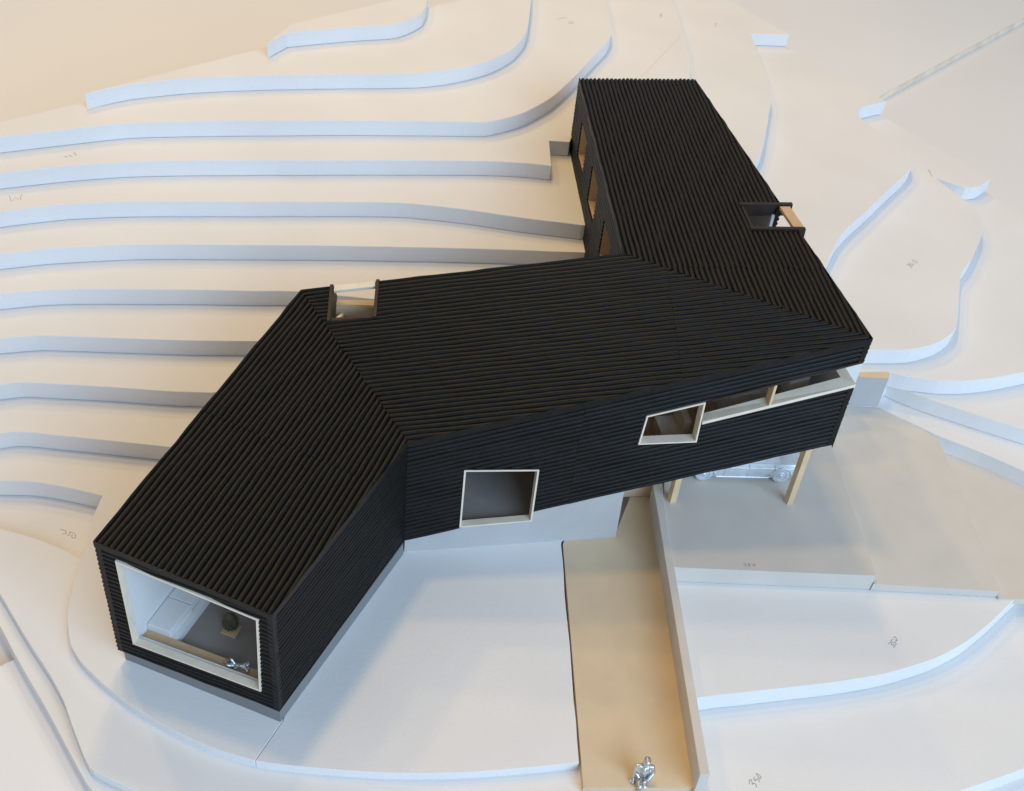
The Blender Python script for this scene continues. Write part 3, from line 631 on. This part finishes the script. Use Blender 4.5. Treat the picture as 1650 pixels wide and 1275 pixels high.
def face(c, fwd, upv, r):                   # head, hair, nose, brow, chin, ears as fused lumps
    c, f, u = Vector(c), Vector(fwd).normalized(), Vector(upv).normalized(); s_ = f.cross(u).normalized()
    return [(c+u*.12*r/.4, r*.92, c-u*.20*r/.4+f*.04, r*.74),
            (c-u*.30*r/.4+f*.12*r/.4, r*.42, c-u*.34*r/.4+f*.18*r/.4, r*.34),
            (c+u*.02*r/.4+f*.36*r/.4, r*.12, c-u*.10*r/.4+f*.46*r/.4, r*.17),
            (c+u*.10*r/.4+f*.33*r/.4-s_*.18*r/.4, r*.14, c+u*.10*r/.4+f*.33*r/.4+s_*.18*r/.4, r*.14),
            (c-u*.20*r/.4+f*.34*r/.4-s_*.1*r/.4, r*.11, c-u*.20*r/.4+f*.34*r/.4+s_*.1*r/.4, r*.11),
            (c+s_*r*.86, r*.14, c+s_*r*.86-u*.1*r/.4, r*.16), (c-s_*r*.86, r*.14, c-s_*r*.86-u*.1*r/.4, r*.16),
            (c+u*.22*r/.4-f*.12*r/.4, r*.92, c+u*.24*r/.4+f*.10*r/.4, r*.78)]
def hand(w, d, side, curl, s_=1.0):         # palm and five fingers
    w, d, side, curl = Vector(w), Vector(d).normalized(), Vector(side).normalized(), Vector(curl).normalized()
    out = [(w, .13*s_, w+d*.22*s_, .15*s_), (w+d*.12*s_-side*.09*s_, .10*s_, w+d*.12*s_+side*.09*s_, .10*s_)]
    for k_, L in zip((-1.5, -.5, .5, 1.5), (.24, .30, .28, .20)):
        a = w+d*.26*s_+side*.085*k_*s_; b2 = a+d*L*.55*s_+curl*.03*s_; out += [(a, .05*s_, b2, .046*s_), (b2, .046*s_, b2+(d*.5+curl*.8).normalized()*L*.5*s_, .04*s_)]
    a = w+d*.08*s_-side*.14*s_; b2 = a-side*.11*s_+d*.10*s_; out += [(a, .06*s_, b2, .052*s_), (b2, .052*s_, b2+d*.14*s_+curl*.04*s_, .045*s_)]
    return out
# man seated on the edge of the path, legs over the front; local axes: -y faces out, z = 0 is the path
man = [((0, .1, .42), .50, (0, .05, .75), .46), ((-.22, .12, .40), .38, (.22, .12, .40), .38),
       ((0, .05, .8), .46, (.02, .0, 1.75), .56), ((-.42, .02, 1.55), .34, (.46, .02, 1.55), .34),
       ((-.52, .04, 2.12), .26, (.56, .04, 2.12), .26), ((0, .02, 2.2), .30, (.02, -.02, 2.62), .20),
       ((-.12, -.42, 2.1), .10, (.02, -.52, 1.2), .07), ((.20, -.42, 2.1), .10, (.06, -.52, 1.2), .07),
       ((-.55, -.05, .85), .16, (-.35, -.35, .55), .14), ((.55, -.05, .85), .16, (.35, -.35, .55), .14),
       # right side of picture: arm bent over the lap
       ((.72, .04, 2.08), .25, (.98, -.05, 1.25), .21), ((.98, -.05, 1.25), .21, (.45, -.62, .88), .15),
       # left side of picture: arm straight down to the edge
       ((-.70, .04, 2.08), .25, (-.82, .02, 1.2), .21), ((-.82, .02, 1.2), .21, (-.84, -.20, .42), .15),
       # legs
       ((-.26, .05, .40), .36, (-.34, -1.05, .36), .29), ((-.34, -1.05, .36), .29, (-.12, -1.12, -1.1), .18), ((-.12, -1.12, -1.15), .17, (-.14, -1.5, -1.22), .13),
       ((.26, .05, .40), .36, (.12, -1.12, .50), .29), ((.12, -1.12, .50), .28, (-.30, -1.42, -.85), .18), ((-.30, -1.42, -.9), .17, (-.36, -1.8, -.92), .13)]
man += face((.04, -.10, 3.0), (-.10, -1, -.12), (.06, -.1, 1), .40)
man += hand((.42, -.66, .86), (-1, -.25, -.15), (.1, -.5, .8), (0, 0, -1))
man += hand((-.84, -.22, .36), (-.1, -.8, -.4), (1, 0, 0), (0, 0, -1))
o = cast('person', man, None, (18.6, 66.2, ZP), math.radians(4), M_PEWTER, 0.034, 1.12)
tag(o, 'pewter man in a jacket seated on the front edge of the tan path', 'person')
# figure reclining on the window shelf: on its side, knees bent, head propped on one arm (local x = along the shelf)
rec = [((0, 0, .34), .36, (.62, .02, .42), .34), ((.62, .02, .42), .35, (1.15, .04, .72), .34), ((1.05, -.10, .66), .26, (1.2, .22, .86), .24), ((1.22, .04, .86), .18, (1.42, .02, 1.08), .15),
       ((1.28, -.12, .74), .17, (1.66, -.22, .22), .14), ((1.66, -.22, .20), .14, (1.78, -.10, .62), .11),
       ((1.12, .24, .86), .16, (.74, -.22, .84), .13), ((.74, -.22, .84), .13, (.42, -.38, .52), .10),
       ((0, -.05, .34), .30, (-.62, -.42, .52), .24), ((-.62, -.42, .52), .23, (-1.0, .12, .22), .15), ((-1.0, .12, .2), .14, (-1.25, -.04, .14), .10),
       ((0, .06, .36), .30, (-.42, .12, .95), .23), ((-.42, .12, .95), .22, (-.88, .30, .22), .15), ((-.88, .30, .2), .13, (-1.14, .2, .14), .10)]
rec += face((1.56, 0, 1.22), (-.25, -1, -.1), (.45, 0, 1), .30)
rec += hand((.42, -.38, .50), (-1, -.3, -.4), (0, -.7, .6), (0, 0, -1), .8)
rec += hand((1.78, -.10, .62), (-.2, .1, 1), (0, 1, 0), (-1, 0, 0), .7)
o = cast('person', rec, None, (-26.35, 71.35, 6.70), math.atan2(-dF.y, -dF.x), M_PEWTER, 0.034, 1.0)
tag(o, 'small silver figure reclining with bent knees on the shelf inside the big window', 'person')

# ------------------------------------------------------------------ silver saloon car under the raised wing
cd = Vector((37.52-27.18, 111.88-110.5, 0)).normalized(); cn = Vector((-cd.y, cd.x, 0))      # nose towards the path, tail to the right
co = Vector((32.35, 111.2, Zl[2]+0.02))                                                       # middle of the near wheels, at the ground
CP = lambda x, y, z: co+cd*x+cn*y+Vector((0, 0, z))
car = empty('car', CP(0, 2.9, 0)); tag(car, 'silver cast toy saloon car parked under the raised wing between the posts', 'car')
CW = 5.9
def bodyring(x, w, z0, z1, tuck=0.25):
    y0, y1 = CW/2-w/2, CW/2+w/2; rr = 0.35
    pr = [(y0+rr, z0), (y1-rr, z0), (y1-.08, z0+.25), (y1, z0+(z1-z0)*.45), (y1-.05, z0+(z1-z0)*.75), (y1-tuck, z1-.12), (y1-tuck-.45, z1), (y0+tuck+.45, z1), (y0+tuck, z1-.12), (y0+.05, z0+(z1-z0)*.75), (y0, z0+(z1-z0)*.45), (y0+.08, z0+.25)]
    return [CP(x, y-0.0, z) for y, z in pr]
prof = [(-8.3, 4.6, 1.0, 2.1), (-8.15, 5.2, .75, 2.6), (-7.6, 5.6, .6, 2.95), (-6.0, 5.85, .55, 3.15), (-3.4, 5.9, .55, 3.3), (0, 5.9, .55, 3.3), (3.4, 5.9, .55, 3.3), (6.0, 5.85, .55, 3.2), (7.7, 5.65, .6, 3.05), (8.3, 5.3, .75, 2.75), (8.5, 4.7, 1.0, 2.2)]
bo = auto_smooth(MB().loft([bodyring(*p) for p in prof]).build('body', M_SILVER, car), 50)
def cabring(x0, x1, w, z): return [CP(x0, CW/2-w/2, z), CP(x0*.5+x1*.5, CW/2-w/2-.04, z), CP(x1, CW/2-w/2, z), CP(x1+.15, CW/2, z), CP(x1, CW/2+w/2, z), CP(x0*.5+x1*.5, CW/2+w/2+.04, z), CP(x0, CW/2+w/2, z), CP(x0-.15, CW/2, z)]
auto_smooth(MB().loft([cabring(-3.7, 5.0, 5.1, 3.2), cabring(-2.7, 4.2, 4.75, 4.3), cabring(-2.0, 3.5, 4.45, 5.0), cabring(-1.5, 3.0, 4.0, 5.25), cabring(-.8, 2.2, 3.0, 5.35)]).build('cabin', M_SILVER, car), 40)
sy = lambda z: CW/2-(5.1-(z-3.2)*.33)/2-.03
for (xa, xb, za, zb_, lean0, lean1) in ((-2.55, .55, 3.5, 4.75, .85, 0), (.8, 3.9, 3.5, 4.75, 0, -.75)):
    ys0, ys1 = sy(za), sy(zb_)
    q4 = [CP(xa, ys0, za), CP(xb, ys0, za), CP(xb+lean1, ys1, zb_), CP(xa+lean0, ys1, zb_)]
    ring('window_trim', q4, -cn, 0.07, -0.02, 0.07, M_SILVER, car)
    MB().loft([[p+cn*0.06 for p in q4], [p-cn*0.025 for p in q4]]).build('side_window', M_SILVER, car)
q4 = [CP(-3.45, 0.9, 3.45), CP(-3.45, 5.0, 3.45), CP(-2.35, 4.8, 4.75), CP(-2.35, 1.1, 4.75)]; ring('windscreen_trim', q4, -cd+Vector((0, 0, .8)), 0.08, -.05, .12, M_SILVER, car)
q4 = [CP(4.75, 0.9, 3.45), CP(4.75, 5.0, 3.45), CP(3.75, 4.8, 4.75), CP(3.75, 1.1, 4.75)]; ring('rear_window_trim', q4, cd+Vector((0, 0, .8)), 0.08, -.05, .12, M_SILVER, car)
for pts in ([(-2.6, .9), (-2.55, 1.6), (-2.6, 2.4), (-2.75, 3.15)], [(.68, .9), (.72, 1.6), (.7, 2.4), (.66, 3.2)], [(3.35, 1.0), (3.75, 1.7), (4.4, 2.2), (4.2, 3.2)]):
    MB().tube([CP(x, -.015+abs(z-1.9)*.03, z) for x, z in pts], 0.045, 5).build('door_seam', M_SILVER, car)
MB().tube([CP(-7.4, .13, 2.45), CP(-3, .0, 2.6), CP(3, .0, 2.6), CP(7.6, .12, 2.5)], 0.07, 6).build('waist_trim', M_SILVER, car)
MB().tube([CP(-3.6, .06, .85), CP(3.7, .06, .85)], 0.13, 6).build('sill', M_SILVER, car)
MB().tube([CP(8.1, .3, 1.25), CP(8.65, 1.0, 1.25), CP(8.75, 2.95, 1.25), CP(8.65, 4.9, 1.25), CP(8.1, 5.6, 1.25)], 0.2, 8).build('bumper', M_SILVER, car, smooth=True)
MB().tube([CP(-7.9, .3, 1.25), CP(-8.45, 1.0, 1.25), CP(-8.55, 2.95, 1.25), CP(-8.45, 4.9, 1.25), CP(-7.9, 5.6, 1.25)], 0.2, 8).build('bumper', M_SILVER, car, smooth=True)
for y in (1.0, 4.9):
    MB().tube([CP(-8.1, y, 2.15), CP(-8.38, y, 2.15)], [.42, .36], 14).build('headlight', M_SILVER, car, smooth=True)
    MB().tube([CP(8.25, y, 2.2), CP(8.5, y, 2.2)], [.32, .26], 12).build('tail_light', M_SILVER, car, smooth=True)
def disc(c, ax, rw_, n=24):
    c, ax = Vector(c), Vector(ax).normalized(); a = Vector((0, 0, 1)); b2 = ax.cross(a)
    return MB().loft([[c+ax*h+(a*math.cos(t*2*math.pi/n)+b2*math.sin(t*2*math.pi/n))*r for t in range(n)] for h, r in rw_])
for x in (-5.36, 5.36):
    for y, s_ in ((0, -1), (CW, 1)):
        c0 = CP(x, y-s_*.55, 1.22)
        w_ = disc(c0, cn*s_, [(-.3, .5), (-.3, 1.1), (-.15, 1.22), (.45, 1.22), (.6, 1.1), (.62, .78), (.5, .74), (.45, .4)]).build('wheel', M_SILVER, car); auto_smooth(w_, 45)
        r_ = disc(c0, cn*s_, [(.4, .72), (.52, .66), (.6, .5), (.58, .3), (.66, .2), (.68, .05)]).build('rim', M_SILVER, w_, None); auto_smooth(r_, 40)
        arch = []
        for k_ in range(13):
            t = math.pi*k_/12; arch.append(CP(x+math.cos(t)*1.5, y+s_*-.02, 1.2+math.sin(t)*1.45))
        MB().tube(arch, .17, 6).build('wheel_arch', M_SILVER, car, smooth=True)

# ------------------------------------------------------------------ furniture seen through the ribbon window
def furn(name, label, cat, O, ex, ey, parts):
    e = empty(name, O); tag(e, label, cat)
    for pn, x0, y0, z0, x1, y1, z1, m in parts:
        bevel(MB().box(Vector(O)+ex*x0+ey*y0+Vector((0, 0, z0)), ex*(x1-x0), ey*(y1-y0), (0, 0, z1-z0)).build(pn, m, e), 0.08)
exb, eyb = dB, -outB
def fz(P): return 5.7+(18.3-5.7)*max(0, ((P-K).dot(dB)/54.6))
P1 = bw(32.8, 0)+eyb*4.0
furn('armchair', 'pale card armchair seen through the slanted square window', 'armchair', up(P1, fz(P1)+0.9), exb, eyb, [('seat', 0, 0, 0, 3.4, 4, 2.6, M_FRAME), ('backrest', 2.5, 0, 2.6, 3.4, 4, 5.0, M_FRAME)])
P2 = bw(41.5, 0)+eyb*6.0
furn('bed', 'pale card bed seen through the ribbon window beside the mullion', 'bed', up(P2, fz(P2)+1.9), exb, eyb, [('mattress', 0, 0, 0, 6, 4.5, 4.4, M_LINE), ('headboard', 5.4, 0, 4.4, 6, 4.5, 6.4, M_FRAME)])
P3 = bw(48.3, 0)+eyb*4.8
furn('cabinet', 'pale card cabinet at the right end of the ribbon window', 'cabinet', up(P3, fz(P3)+0.9), exb, eyb, [('carcass', 0, 0, 0, 2.6, 3, 8.6, M_LINE), ('top', -0.1, -0.1, 8.6, 2.7, 3.1, 8.9, M_FRAME)])

for key, txt, z, strokes in LAB:
    ribbon(strokes, z+(0.012 if key == 'CARPORT' else 0)).build('pencil_mark', M_PENCIL, PLATES[key])
